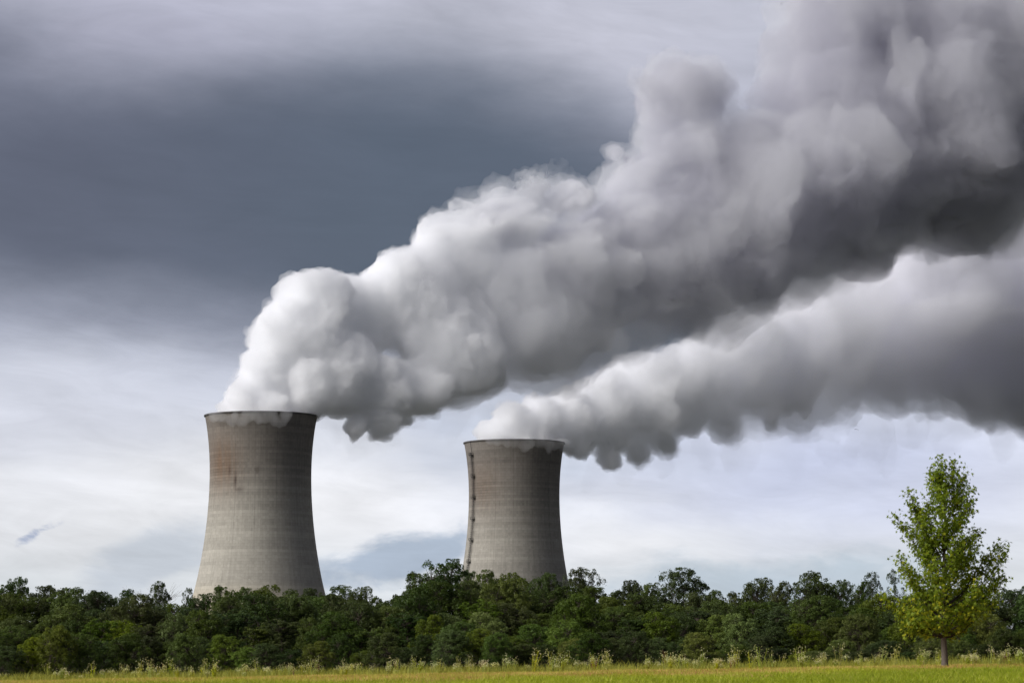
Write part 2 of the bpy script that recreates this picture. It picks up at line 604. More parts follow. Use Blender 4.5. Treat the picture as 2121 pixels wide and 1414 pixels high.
# ------------------------------------------------------------------ steam
P1 = [(500, 858, 54, 0), (585, 858, 62, 0), (541, 862, 90, 0), (505, 822, 42, -4), (555, 780, 66, 0), (530, 750, 30, 5), (610, 705, 92, 0), (548, 700, 26, 0),
      (660, 642, 84, 0), (745, 660, 86, 8), (700, 770, 92, -10), (640, 800, 70, -16), (735, 885, 30, -25), (790, 878, 38, -25), (840, 862, 26, -20), (780, 800, 85, -12),
      (870, 640, 112, 0), (800, 620, 60, 10), (960, 565, 116, 4), (900, 505, 38, 10), (1050, 480, 125, 0), (960, 430, 28, 8), (1080, 382, 70, 0), (1150, 396, 76, 0),
      (940, 722, 118, -12), (870, 800, 70, -20), (1100, 650, 148, -8), (1200, 590, 175, 0), (1290, 500, 150, 0), (1335, 385, 92, 10), (1280, 310, 34, 12),
      (1425, 188, 100, 5), (1365, 170, 50, -2), (1480, 160, 48, 4), (1430, 310, 118, 0), (1400, 520, 190, 0), (1560, 430, 218, 0), (1750, 345, 245, 0),
      (1715, 150, 126, 10), (1640, 110, 40, 14), (1810, 50, 190, 0), (1700, 20, 70, 10), (1950, 250, 290, 0), (2120, 140, 320, 0), (2230, -50, 340, 0), (2380, 60, 360, 0)]
P2 = [(1030, 914, 44, 0), (1085, 914, 60, 0), (1130, 918, 42, 0), (1005, 892, 22, 0), (1062, 872, 46, 0), (1120, 872, 54, 0), (1185, 876, 68, 0), (1262, 858, 88, 0),
      (1200, 932, 24, -12), (1262, 948, 30, -14), (1330, 940, 30, -12), (1345, 832, 112, 0), (1390, 920, 34, -10), (1425, 800, 118, 0), (1540, 752, 142, 0),
      (1500, 880, 46, -8), (1610, 860, 30, 0), (1695, 700, 172, 0), (1655, 800, 90, -20), (1800, 665, 178, 30), (1835, 790, 70, -30), (1925, 650, 214, 0), (2070, 610, 240, 0),
      (2015, 800, 80, -40), (2120, 790, 90, -20), (2210, 600, 270, 0), (2360, 580, 300, 0)]
VEIL1 = [(690, 880, 34, -10), (745, 893, 42, -10), (800, 900, 36, -10), (860, 872, 46, -5), (930, 848, 46, 0), (990, 826, 44, 0), (985, 770, 60, -30), (1050, 812, 40, 0), (1130, 800, 40, 0),
         (1230, 790, 45, 0), (1370, 745, 50, 0), (1500, 690, 60, 0), (1620, 650, 60, 0), (1780, 600, 60, 0), (1930, 560, 60, 0), (2060, 500, 60, 0)]
VEIL2 = [(1190, 946, 24, -5), (1240, 968, 30, -5), (1300, 968, 30, -5), (1370, 955, 32, 0), (1450, 935, 40, 0), (1540, 905, 44, 0), (1640, 890, 50, 0), (1700, 915, 40, 20), (1790, 900, 50, 20),
         (1870, 880, 50, 20), (1960, 870, 55, 0), (2080, 880, 50, 0)]


def ico(sub):
    bm = bmesh.new()
    bmesh.ops.create_icosphere(bm, subdivisions=sub, radius=1.0)
    v = np.array([p.co[:] for p in bm.verts]); f = np.array([[q.index for q in p.verts] for p in bm.faces])
    bm.free()
    return v, f


ICO = {k: ico(k) for k in (1, 2, 3, 4)}


def sphere_soup(spheres, rg):
    Vs, Fs, b = [], [], 0
    for c, r, lv in spheres:
        v, f = ICO[lv]
        # random rotation, light squash
        q = rg.normal(size=(3, 3)); q, _ = np.linalg.qr(q)
        Vs.append((v @ q.T) * r + np.array(c)); Fs.append(f + b); b += len(v)
    return np.concatenate(Vs), np.concatenate(Fs)


def billows(blobs, d0, d1, x0, x1, seed, dens=1.25):
    rg = np.random.default_rng(seed)
    out = []
    for (bx, by, br, dd) in blobs:
        f = min(max((bx - x0) / (x1 - x0), 0), 1)
        d = d0 + (d1 - d0) * f + dd
        c = np.array(px(bx, by, d)); r = br * d / FPX
        out.append((c, r * 0.90, 4 if r > 30 else 3))
        n1 = int((24 + r * 0.35) * dens)
        c0, r0 = c, r
        for q_ in range(n1):
            c, r = c0, r0
            if q_ % 4 == 0:                  # a middle-sized mass of its own, off centre
                w_ = rg.normal(size=3); w_ /= np.linalg.norm(w_)
                sub_r = r0 * rg.uniform(0.35, 0.62)
                sub_c = c0 + w_ * (r0 * 1.04 - sub_r * rg.uniform(0.85, 1.05))
                out.append((sub_c, sub_r, 3))
            if q_ % 4 != 3:
                c, r = sub_c, sub_r
            u = rg.normal(size=3); u /= np.linalg.norm(u)
            r1 = r * rg.uniform(0.22, 0.42)
            c1 = c + u * (r * 1.0 - r1 * 0.72)
            out.append((c1, r1, 3))
            for _ in range(7):
                v = rg.normal(size=3) + u * 1.2; v /= np.linalg.norm(v)
                r2 = r1 * rg.uniform(0.22, 0.42)
                out.append((c1 + v * (r1 - r2 * 0.30), r2, 2))
                if r2 > 2.8:
                    for _ in range(4):
                        q = rg.normal(size=3) + v * 1.0; q /= np.linalg.norm(q)
                        r3 = r2 * rg.uniform(0.3, 0.45)
                        out.append((c1 + v * (r1 - r2 * 0.45) + q * (r2 - r3 * 0.4), r3, 1))
    return sphere_soup(out, rg)


def swirl(p, size, amp, rg, waves=9):
    """smooth random displacement field (sum of waves) evaluated at points p"""
    out = np.zeros_like(p)
    for _ in range(waves):
        k = rg.normal(size=3); k = k / np.linalg.norm(k) * (2 * PI / size) * rg.uniform(0.55, 1.5)
        d = rg.normal(size=3)
        out += np.sin(p @ k + rg.uniform(0, 2 * PI))[:, None] * d
    return out * (amp / math.sqrt(waves))


def steam_mat(name, dens, color=(0.985, 0.985, 0.99, 1), aniso=0.0):
    m, n, out = mat(name)
    v = n.new('ShaderNodeVolumeScatter')
    a = n.new('ShaderNodeVolumeAbsorption')
    for q in (v, a):
        q.inputs['Color'].default_value = color
        q.inputs['Density'].default_value = dens
    v.inputs['Anisotropy'].default_value = aniso
    ad = n.new('ShaderNodeAddShader')
    n.link(v.outputs[0], ad.inputs[0]); n.link(a.outputs[0], ad.inputs[1])
    n.link(ad.outputs[0], out.inputs['Volume'])
    return m


def plume(name, soup, voxel, m, label, x_src=0.0, big=True, torn=False):
    V_, F = soup
    rg = np.random.default_rng(99)
    # stir the billows before they are fused into one skin
    g_ = np.clip((V_[:, 2] - 165.0) / 260.0 + np.abs(V_[:, 0] - x_src) / 300.0, 0.1, 1.0)[:, None] if big else 0.12
    W_ = V_ + swirl(V_, 110, 9.0, rg) * g_ + swirl(V_, 48, 4.5, rg) * g_ + swirl(V_, 20, 1.6, rg) * (g_ * 0.7 + 0.3)
    if torn:
        W_ = W_ + swirl(V_, 40, 6.0, rg) + swirl(V_, 18, 2.5, rg)
    me = mesh_np(name, W_, F)
    o = obj(name, me)
    md = o.modifiers.new('remesh', 'REMESH')
    md.mode = 'VOXEL'; md.voxel_size = voxel; md.use_smooth_shade = True
    dg = bpy.context.evaluated_depsgraph_get()
    nm = bpy.data.meshes.new_from_object(o.evaluated_get(dg))
    o.modifiers.clear()
    o.data = nm
    bpy.data.meshes.remove(me)
    # fine curling on the skin
    k = len(nm.vertices)
    co = np.empty(k * 3, np.float32); nm.vertices.foreach_get('co', co); co = co.reshape(-1, 3).astype(float)
    no = np.empty(k * 3, np.float32); nm.vertex_normals.foreach_get('vector', no); no = no.reshape(-1, 3)
    f = 0.2 if torn else (1.0 if big else 0.4)
    nz = noise.noise
    h = np.array([nz(Vector(p) / 7.0) * 1.9 + nz(Vector(p) / 3.6 + Vector((9, 2, 5))) * 1.5 for p in co])[:, None] if f > 0.5 else 0.0
    co = co + no * h * f
    nm.vertices.foreach_set('co', co.astype(np.float32).ravel())
    nm.update()
    nm.materials.append(m)
    o['label'] = label; o['category'] = 'steam plume'; o['group'] = 'steam plumes drifting from the cooling towers'
    return o


def sub(blobs, x0, cut, k):
    """the blobs nearer the tower than the cut, slimmer towards it so that the thick steam thins out gradually"""
    out = []
    for a, b_, c_, d in blobs:
        f = (a - x0) / (cut - x0)
        if f < 1:
            out.append((a, b_, c_ * (k - 0.5 * max(0.0, f - 0.35) / 0.65), d))
    return out


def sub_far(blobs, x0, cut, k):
    """the blobs beyond x0, growing from slim to full so that the shade-toned steam takes over gradually"""
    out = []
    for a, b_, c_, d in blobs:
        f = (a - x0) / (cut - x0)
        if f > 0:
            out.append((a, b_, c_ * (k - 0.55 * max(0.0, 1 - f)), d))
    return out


WHITE = (0.993, 0.9955, 0.9990, 1)
S_OUT = steam_mat('drifting_steam', 0.021, (0.984, 0.984, 0.993, 1))
S_MID = steam_mat('thick_steam', 0.050, WHITE)
S_CORE = steam_mat('fresh_steam', 0.15, (0.9975, 0.9985, 1.0, 1))
S_SHADE = {3: steam_mat('shade_grey_steam', 0.040, (0.725, 0.722, 0.770, 1)), 4: steam_mat('shade_pale_grey_steam', 0.034, (0.950, 0.949, 0.968, 1))}  # absorbing colours put cloud shade into the downwind steam
S_WISP = steam_mat('thin_steam', 0.030, WHITE)
S_VEIL = steam_mat('steam_veil', 0.0055, WHITE)
STEAM_A = 'large billowing steam plume rising from the left cooling tower, white then dark grey'
STEAM_B = 'lower long steam plume blowing right from the tower with the ladder'


def rim_wisps(T, a0, a1, gaps, seed):
    """little rolls of steam that spill over the lip and slide down the outside of the shell"""
    rg = np.random.default_rng(seed)
    out = []
    for _ in range(85):
        a = rg.uniform(a0, a1)
        f = max([0.0] + [max(0.0, 1 - ((a - c) / w_) ** 2) * h for c, w_, h in gaps])
        if f < 1.2: continue
        drop = rg.uniform(0.0, 1.0) ** 0.8 * f
        r = rg.uniform(1.6, 3.9) * (1.1 - 0.4 * drop / 12)
        rr = RIM_R + 0.8 + rg.uniform(0.4, 3.4) - 0.06 * drop
        out.append((np.array([T.x + math.sin(R(a)) * rr, T.y - math.cos(R(a)) * rr, RIM_Z - 0.6 - drop]), r, 2))
    for _ in range(6):           # bridge from inside the mouth over the lip
        a = rg.uniform(a0, a1)
        if max([0.0] + [max(0.0, 1 - abs(a - c) / w_) * h for c, w_, h in gaps]) < 0.5: continue
        rr = RIM_R + rg.uniform(-6, 1.0)
        out.append((np.array([T.x + math.sin(R(a)) * rr, T.y - math.cos(R(a)) * rr, RIM_Z + rg.uniform(0.2, 1.6)]), rg.uniform(1.6, 3.0), 2))
    return sphere_soup(out, rg)


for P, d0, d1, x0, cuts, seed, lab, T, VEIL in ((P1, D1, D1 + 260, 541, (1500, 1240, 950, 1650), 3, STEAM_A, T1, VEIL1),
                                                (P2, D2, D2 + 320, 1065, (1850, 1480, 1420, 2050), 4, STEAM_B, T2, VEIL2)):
    root = plume('steam_plume', billows(P, d0, d1, x0, 2200, seed), 1.7, S_OUT, lab, T.x)
    kids = [('thick_billows', billows(sub(P, x0, cuts[0], 0.97), d0, d1, x0, 2200, seed), 1.6, S_MID, True, False),
            ('fresh_billows', billows(sub(P, x0, cuts[1], 0.96), d0, d1, x0, 2200, seed), 1.3, S_CORE, True, False),
            ('shade_billows', billows(sub_far(P, cuts[2], cuts[3], 0.96), d0, d1, x0, 2200, seed), 2.0, S_SHADE[seed], True, False),
            ('torn_veil', billows(VEIL, d0, d1, x0, 2200, seed + 20, 0.8), 1.7, S_VEIL, True, True),
            ('spilling_wisps', rim_wisps(T, -56, 42 if seed == 3 else 82, [(-26, 12, 7.0), (-15, 10, 8.5), (8, 11, 6.5), (20, 15, 9.5), (-40, 14, 2.5)] if seed == 3 else
                                         [(-18, 14, 2.0), (-2, 10, 4.0), (12, 9, 6.0), (27, 10, 4.5), (42, 11, 6.5), (64, 18, 5)], seed), 0.8, S_WISP, False, False)]
    for nm_, soup, vx, mt_, bg, torn in kids:
        o = plume(nm_, soup, vx, mt_, lab, T.x, bg, torn)
        for key in ('label', 'category', 'group'): del o[key]
        o.parent = root
# ------------------------------------------------------------------ foliage materials
def leaf_mat(name, dark, light, yellow=None, trans=0.35, spread=0.25):
    """leaves: tone varies leaf by leaf (attribute 'tone') and a little tree by tree"""
    m, n, out = mat(name)
    at = n.new('ShaderNodeAttribute'); at.attribute_name = 'tone'
    tone = E(n.nt, at.outputs['Fac'])
    oi = n.new('ShaderNodeObjectInfo')
    rnd = E(n.nt, oi.outputs['Random'])
    c = n.mix(tone, dark, light)
    if yellow:
        at2 = n.new('ShaderNodeAttribute'); at2.attribute_name = 'yellow'
        c = n.mix(E(n.nt, at2.outputs['Fac']), c, yellow)
    hs = n.new('ShaderNodeHueSaturation')
    vary = 1.0 if spread > 0 else 0.0
    n.link((rnd - 0.5) * (0.05 * vary) + 0.5, hs.inputs['Hue'])
    n.link((rnd * 7.31).frac() * spread * 2.0 + (1.0 - spread), hs.inputs['Value'])
    n.link((rnd * 3.77).frac() * (0.3 * vary) + (1.0 - 0.2 * vary), hs.inputs['Saturation'])
    n.link(c, hs.inputs['Color'])
    b = n.new('ShaderNodeBsdfPrincipled')
    b.inputs['Roughness'].default_value = 0.55
    b.inputs['Specular IOR Level'].default_value = 0.25
    n.link(hs.outputs[0], b.inputs['Base Color'])
    t = n.new('ShaderNodeBsdfTranslucent')
    n.link(n.mix(0.5, hs.outputs[0], light), t.inputs['Color'])
    mx_ = n.new('ShaderNodeMixShader')
    mx_.inputs[0].default_value = trans
    n.link(b.outputs[0], mx_.inputs[1]); n.link(t.outputs[0], mx_.inputs[2])
    n.link(mx_.outputs[0], out.inputs[0])
    return m


TONES = {
    'dark green': leaf_mat('dark_leaves', (0.034, 0.056, 0.010), (0.085, 0.122, 0.020)),
    'mid green': leaf_mat('mid_leaves', (0.054, 0.084, 0.010), (0.130, 0.176, 0.022)),
    'yellow-green': leaf_mat('yellow_green_leaves', (0.090, 0.130, 0.013), (0.200, 0.250, 0.028)),
    'grey-green': leaf_mat('grey_green_leaves', (0.045, 0.065, 0.030), (0.105, 0.135, 0.065)),
}
M_BARK = plain('grey_brown_bark', (0.085, 0.068, 0.052), 0.95, 0.4, 3.0)
M_PALEBARK = plain('pale_dead_bark', (0.26, 0.24, 0.21), 0.95, 0.25, 2.0)


def unit(v):
    return v / np.linalg.norm(v, axis=-1, keepdims=True)


def cards(cent, nrm, size, rg):
    """leaf-clump faces: pointed quads at cent, facing nrm"""
    k = len(cent)
    a = unit(np.cross(nrm, rg.normal(size=(k, 3))))
    b_ = np.cross(nrm, a)
    s_ = (size * rg.uniform(0.6, 1.25, k))[:, None]
    w_ = s_ * rg.uniform(0.35, 0.6, k)[:, None]
    bend = nrm * s_ * 0.18
    P = np.stack([cent - a * s_ * 0.5, cent + b_ * w_ * 0.5 + bend, cent + a * s_ * 0.5 - bend, cent - b_ * w_ * 0.5 + bend], 1)
    return P.reshape(-1, 3), np.arange(4 * k).reshape(k, 4)


def make_tree(name, H, rx, z0, seed, clumps=95, per=130, card=0.26, kind='round', mat_name='mid green', open_=0.0):
    """one broadleaf tree standing at the origin; returns (root, trunk, crown)"""
    rg = np.random.default_rng(seed)
    wood = MB()
    # leaders
    main = []
    lean = rg.normal(size=2) * 0.03 * H
    npts = 7
    tr = 0.020 * H * (0.8 if kind == 'airy' else 1)
    pts = [Vector((lean[0] * (i / npts) ** 1.5 + rg.normal() * 0.05, lean[1] * (i / npts) ** 1.5, H * 0.86 * i / (npts - 1))) for i in range(npts)]
    wood.tube(pts, [tr * (1 - 0.86 * i / (npts - 1)) * (1.35 if i == 0 else 1) for i in range(npts)], 7)

    def env(t):       # crown radius at relative height t (0 bottom of crown .. 1 top)
        if kind == 'round':
            return rx * math.sqrt(max(0.02, 1 - ((t - 0.48) / 0.56) ** 2))
        if kind == 'bush':
            return rx * math.sqrt(max(0.02, 1 - ((t - 0.25) / 0.80) ** 2))
        if kind == 'vase':
            return rx * (0.35 + 0.75 * t) * math.sqrt(max(0.02, 1 - max(0, (t - 0.55) / 0.47) ** 2))
        if kind == 'airy':
            return rx * math.sqrt(max(0.03, 1 - ((t - 0.55) / 0.5) ** 2))
        if kind == 'cone':
            return rx * (1.02 - t) ** 0.7
        return rx
    # crown lobes: a few big masses, each made of clumps
    lobes = []
    nl = 8 if kind != 'airy' else 6
    for i in range(nl):
        t = (i + 0.5) / nl
        a = i * 2.4 + rg.uniform(-0.4, 0.4)
        e = env(t)
        rr = e * (rg.uniform(0.40, 0.50) if kind != 'airy' else rg.uniform(0.3, 0.56))
        lobes.append((np.array([math.cos(a) * rr, math.sin(a) * rr, z0 + (H - z0) * (0.06 + 0.86 * t)]), max(0.6, e * rg.uniform(0.54, 0.68))))
    lobes.append((np.array([lean[0], lean[1], H - rx * 0.62]), rx * 0.62))
    if kind != 'airy':
        lobes.append((np.array([rx * 0.4, 0.0, H - rx * 0.85]), rx * 0.55))
        lobes.append((np.array([-rx * 0.4, 0.2, H - rx * 0.95]), rx * 0.55))
    C, N, S_, T_ = [], [], [], []
    per_l = max(4, clumps // len(lobes))
    for (lc, lr) in lobes:
        lc = lc.copy()
        lc[2] = min(lc[2], H - lr * 0.7)
        # limb to the lobe
        zs = max(z0 * 0.6 + 0.2, lc[2] - 1.1 * math.hypot(lc[0], lc[1]) - lr * 0.8)
        f = min(zs / (H * 0.86), 0.98)
        base = pts[min(int(f * (npts - 1)), npts - 2)].lerp(pts[min(int(f * (npts - 1)) + 1, npts - 1)], (f * (npts - 1)) % 1)
        tip = Vector(lc)
        mid = base.lerp(tip, 0.5) + Vector((0, 0, -0.06 * (tip - base).length)) + Vector(rg.normal(size=3) * 0.12)
        r0 = tr * (1 - 0.8 * f) * 0.62
        wood.tube([base, mid, tip], [r0, r0 * 0.62, r0 * 0.25], 5)
        ltone = rg.uniform(0.25, 0.75)
        for k in range(per_l):
            u = unit(rg.normal(size=3) + np.array([0, 0, 0.3]))
            rr = lr * (rg.uniform(0.35, 1.0) ** 0.5 if kind == 'airy' else (0.93 if rg.random() < 0.8 else 0.55))
            cc = lc + u * rr
            if open_ and rg.random() < open_: continue
            cr_ = rg.uniform(0.45, 0.85) * (0.28 + 0.16 * rx) * (0.85 if kind == 'airy' else 0.72)
            wood.tube([tip.lerp(Vector(cc), 0.05), tip.lerp(Vector(cc), 0.6) + Vector(rg.normal(size=3) * 0.08), Vector(cc)], [r0 * 0.22 + 0.012, 0.018, 0.008], 4)
            q = int(per * rg.uniform(0.6, 1.3))
            d = unit(rg.normal(size=(q, 3)) + u * 0.5 + np.array([0, 0, 0.25]))
            rad = cr_ * rg.uniform(0.35, 1.0, q) ** 0.5
            pos = cc + d * rad[:, None] * np.array([1.08, 1.08, 0.88])
            stray = rg.random(q) < 0.06
            pos[stray] += rg.normal(size=(stray.sum(), 3)) * 0.25
            C.append(pos)
            N.append(unit(d * 1.0 + np.array([0, 0, 0.28]) + rg.normal(size=(q, 3)) * 0.6))
            S_.append(np.full(q, card))
            ct = rg.uniform(-0.25, 0.25)
            T_.append(np.clip(ltone + ct + rg.normal(size=q) * 0.16, 0, 1))
    C = np.concatenate(C); N = np.concatenate(N); T_ = np.concatenate(T_)
    keep = (C[:, 2] > 0.05) & (C[:, 2] < H + 0.3)
    C, N, T_ = C[keep], N[keep], T_[keep]
    V_, F_ = cards(C, N, card, rg)
    me = mesh_np('crown', V_, F_, TONES[mat_name])
    attr(me, 'tone', T_)
    root = obj(name, None, cat='tree')
    tk = obj('trunk', wood.mesh('trunk', M_BARK, True), root)
    cw = obj('crown', me, root)
    cw.material_slots[0].link = 'OBJECT'
    cw.material_slots[0].material = TONES[mat_name]
    return root, tk, cw


def bare_tree(H, seed):
    rg = np.random.default_rng(seed)
    wood = MB()

    def grow(p, d, l, r, lev):
        q = p + d * l
        mid = p.lerp(q, 0.5) + Vector(rg.normal(size=3)) * l * 0.06
        wood.tube([p, mid, q], [r, r * 0.8, r * 0.6], 5)
        if lev == 0: return
        for _ in range(3 if lev > 1 else 4):
            nd = (d + Vector(rg.normal(size=3)) * 0.42 + Vector((0, 0, 0.15))).normalized()
            grow(p.lerp(q, rg.uniform(0.55, 1.0)), nd, l * rg.uniform(0.5, 0.75), r * 0.52, lev - 1)
    grow(Vector((0, 0, 0)), Vector((0.02, 0, 1)), H * 0.5, 0.13, 4)
    zmax = max(v.z for v in wood.v)
    k = H / zmax
    wood.v = [Vector((v.x * k, v.y * k, v.z * k)) for v in wood.v]
    root = obj('bare_tree', None, cat='tree')
    tk = obj('trunk', wood.mesh('trunk', M_PALEBARK), root)
    return root, tk, None


# prototypes: (height, crown radius, crown base, mesh) - the first use moves the prototype itself
PROTO, USED = {}, {}


def proto(key, fn, H, rx):
    PROTO[key] = (fn(), H, rx); USED[key] = 0


for i in range(3):
    proto('round%d' % i, lambda i=i: make_tree('broadleaf_tree', 14.0, 4.6, 2.6, 100 + i, 330, 66, 0.27, 'round', 'dark green'), 14.0, 4.6)
for i in range(3):
    proto('bush%d' % i, lambda i=i: make_tree('bushy_tree', 8.0, 3.4, 0.0, 200 + i, 330, 60, 0.20, 'bush', 'mid green'), 8.0, 3.4)
for i in range(2):
    proto('vase%d' % i, lambda i=i: make_tree('spreading_tree', 15.0, 4.8, 4.2, 300 + i, 300, 64, 0.27, 'vase', 'dark green', 0.1), 15.0, 4.8)
for i in range(2):
    proto('airy%d' % i, lambda i=i: make_tree('open_crowned_tree', 15.0, 3.3, 5.0, 400 + i, 72, 55, 0.27, 'airy', 'grey-green', 0.15), 15.0, 3.3)
for i in range(2):
    proto('cone%d' % i, lambda i=i: make_tree('slender_tree', 12.0, 2.7, 0.8, 500 + i, 220, 62, 0.22, 'cone', 'mid green'), 12.0, 2.7)
for i in range(2):
    proto('bare%d' % i, lambda i=i: bare_tree(14.0, 600 + i), 14.0, 2.0)


def plant(key, x_px, top_px, d, wid_px=None, tone=None, label=None, group='trees of the wood behind the field', name=None, rot=None):
    """put a tree of a kind where the wood has one: position from its column, height from its top"""
    (root, tk, cw), H, rx = PROTO[key]
    top = px(x_px, top_px, d)
    z0 = float(ground_z(top.x, d))
    if USED[key]:
        nr = root.copy(); COL.objects.link(nr)
        nt_ = tk.copy(); COL.objects.link(nt_); nt_.parent = nr
        if cw:
            nc = cw.copy(); COL.objects.link(nc); nc.parent = nr
            cw = nc
        root = nr
    USED[key] += 1
    sz = (top.z - z0) / H
    sx = sz if wid_px is None else (wid_px * 1.12 * d / FPX / 2) / rx
    root.location = (top.x, d, z0 - 0.05)
    root.scale = (sx, sx, sz)
    root.rotation_euler = (0, 0, random.uniform(0, 2 * PI) if rot is None else rot)
    if cw and tone:
        cw.material_slots[0].material = TONES[tone]
    root['label'] = label
    root['group'] = group
    if name: root.name = name
    return root


# ---- the skyline trees, one by one: kind, column, top, distance, width, tone, label
SKY = [
    ('round0', 6, 1210, 470, 90, 'dark green', 'dark dense tree cut off by the left edge of the photo'),
    ('vase0', 38, 1197, 480, 66, 'dark green', 'dark ragged open tree rising highest at the far left skyline'),
    ('round1', 96, 1214, 470, 110, 'dark green', 'broad dark domed tree on the skyline right of the ragged far-left one'),
    ('round2', 138, 1219, 490, 60, 'dark green', 'rounded dark tree on the skyline, third hump from the left edge'),
    ('bare0', 172, 1222, 520, None, None, 'pale bare tree showing thin twigs left of the wood dip'),
    ('vase1', 192, 1228, 500, 70, 'dark green', 'low broken-topped dark tree just right of the first bare twigs'),
    ('vase0', 222, 1230, 510, 50, 'dark green', 'narrow knobbly tree beside the low broken-topped one'),
    ('round1', 258, 1222, 480, 66, 'dark green', 'round dark tree left of the tall bare pale tree'),
    ('bare1', 296, 1203, 520, None, None, 'tallest leafless pale tree on the skyline left of the left tower'),
    ('bare0', 282, 1212, 540, None, None, 'leaning leafless stem just left of the tallest leafless tree'),
    ('vase1', 331, 1206, 490, 52, 'dark green', 'leafy dark tree directly right of the tallest leafless tree'),
    ('airy0', 386, 1211, 500, 30, 'dark green', 'small spindly tree at the left foot of the left tower'),
    ('round2', 420, 1230, 500, 80, 'dark green', 'low dark crown at the left foot of the left tower'),
    ('round0', 468, 1214, 480, 80, 'dark green', 'dense tree before the left tower, leftmost high hump'),
    ('round1', 508, 1218, 500, 70, 'mid green', 'green crown before the left tower left of its middle'),
    ('round2', 552, 1213, 520, 84, 'mid green', 'rounded crown before the middle of the left tower'),
    ('round0', 603, 1221, 530, 76, 'mid green', 'low crown before the right half of the left tower'),
    ('round1', 652, 1220, 520, 70, 'dark green', 'dark crown at the right foot of the left tower'),
    ('vase0', 706, 1213, 450, 92, 'mid green', 'full tree just right of the left tower foot'),
    ('round2', 748, 1216, 450, 66, 'mid green', 'rounded tree beyond the full one right of the left tower'),
    ('round0', 786, 1236, 520, 60, 'dark green', 'low dark tree in the dip between the towers'),
    ('round1', 828, 1233, 540, 64, 'dark green', 'small far tree at the lowest point between the towers'),
    ('round0', 872, 1186, 400, 96, 'dark green', 'dark shoulder tree leaning against the tallest tree of the wood'),
    ('vase1', 916, 1161, 390, 130, 'dark green', 'tallest tree of the wood, big dark crown left of the right tower'),
    ('vase0', 962, 1183, 400, 70, 'dark green', 'thin-leaved dark tree before the left foot of the right tower'),
    ('vase1', 1003, 1183, 420, 84, 'mid green', 'flat-topped green tree before the left half of the right tower'),
    ('round2', 1046, 1188, 430, 80, 'mid green', 'bright bushy tree before the middle of the right tower'),
    ('round0', 1088, 1196, 440, 66, 'mid green', 'darker rounded tree before the right tower, right of its middle'),
    ('round1', 1132, 1189, 430, 84, 'mid green', 'pointed green tree before the right edge of the right tower'),
    ('airy1', 1176, 1186, 460, 44, 'grey-green', 'thin see-through tree at the right foot of the right tower'),
    ('vase0', 1208, 1177, 450, 86, 'dark green', 'upright dark tree with sky gaps right of the right tower'),
    ('round1', 1268, 1226, 470, 60, 'mid green', 'low crown in the notch right of the upright dark tree'),
    ('round2', 1306, 1203, 470, 84, 'dark green', 'dark rounded tree right of the notch beyond the right tower'),
    ('round0', 1348, 1210, 430, 80, 'mid green', 'olive tree at the left shoulder of the wide flat-domed tree'),
    ('vase1', 1412, 1179, 430, 124, 'dark green', 'wide flat-domed tree halfway between right tower and lone tree'),
    ('round1', 1476, 1224, 440, 70, 'mid green', 'mid green crown at the right foot of the wide flat-domed tree'),
    ('round0', 1524, 1226, 450, 70, 'mid green', 'low ridge tree between the flat-domed tree and the next hump'),
    ('round2', 1572, 1198, 440, 84, 'dark green', 'dark hump-shaped tree on the skyline right of the low ridge'),
    ('round1', 1616, 1206, 420, 60, 'mid green', 'narrower crown touching the right side of the dark hump'),
    ('round0', 1680, 1184, 420, 108, 'dark green', 'broad dark high-domed tree second left of the lone tree'),
    ('round2', 1740, 1202, 430, 70, 'mid green', 'leafy crown between the broad high-domed tree and thin grey tree'),
    ('round1', 1786, 1204, 440, 64, 'dark green', 'small dark crown at the foot of the thin grey-leaved tree'),
    ('airy0', 1812, 1178, 430, 52, 'grey-green', 'thin grey-leaved tree with pale stems just left of the lone tree'),
    ('airy1', 1852, 1178, 435, 52, 'grey-green', 'second thin grey-leaved tree half hidden by the lone tree'),
    ('round2', 1905, 1225, 440, 90, 'dark green', 'dark tree directly behind the trunk of the lone tree'),
    ('vase0', 1990, 1216, 430, 90, 'dark green', 'dark tree behind the right branches of the lone tree'),
    ('airy0', 2048, 1212, 420, 76, 'dark green', 'gappy tree with sky showing through, right of the lone tree'),
    ('airy1', 2092, 1216, 430, 76, 'grey-green', 'gappy grey-green tree with dark forked stem near the right edge'),
    ('round1', 2132, 1214, 420, 60, 'dark green', 'dark tree cut off by the right edge of the photo'),
]
for k, x, t, d, w_, tone, lab in SKY:
    plant(k, x, t, d, w_, tone, lab)

# ---- the body of the wood: middle and front rows
REGIONS = [(-200, 130, 'near the left edge'), (130, 390, 'left of the left tower'), (390, 690, 'below the left tower'), (690, 950, 'between the two towers'),
           (950, 1185, 'below the right tower'), (1185, 1480, 'just right of the right tower'), (1480, 1820, 'left of the lone tree'), (1820, 2330, 'behind the lone tree')]
ORD = ['first', 'second', 'third', 'fourth', 'fifth', 'sixth', 'seventh', 'eighth', 'ninth', 'tenth', 'eleventh', 'twelfth']
region = lambda x: next((i for i, (a, b_, _) in enumerate(REGIONS) if a <= x < b_), 7)
rows = [('back middle row', 385, 1240, 18, 58, 118, ('round0', 'bush1', 'round2', 'round1'), ('dark green', 'mid green')),
        ('middle row', 350, 1256, 26, 62, 118, ('bush0', 'bush1', 'bush2', 'cone0', 'round1'), ('mid green', 'dark green', 'mid green')),
        ('second row', 318, 1286, 26, 54, 98, ('bush1', 'bush2', 'bush0', 'cone1'), ('dark green', 'mid green', 'yellow-green', 'mid green')),
        ('front row', 290, 1324, 22, 46, 78, ('bush2', 'bush0', 'bush1'), ('dark green', 'mid green', 'dark green', 'yellow-green'))]
KINDW = {'r': 'round-crowned', 'b': 'bushy', 'c': 'slender'}
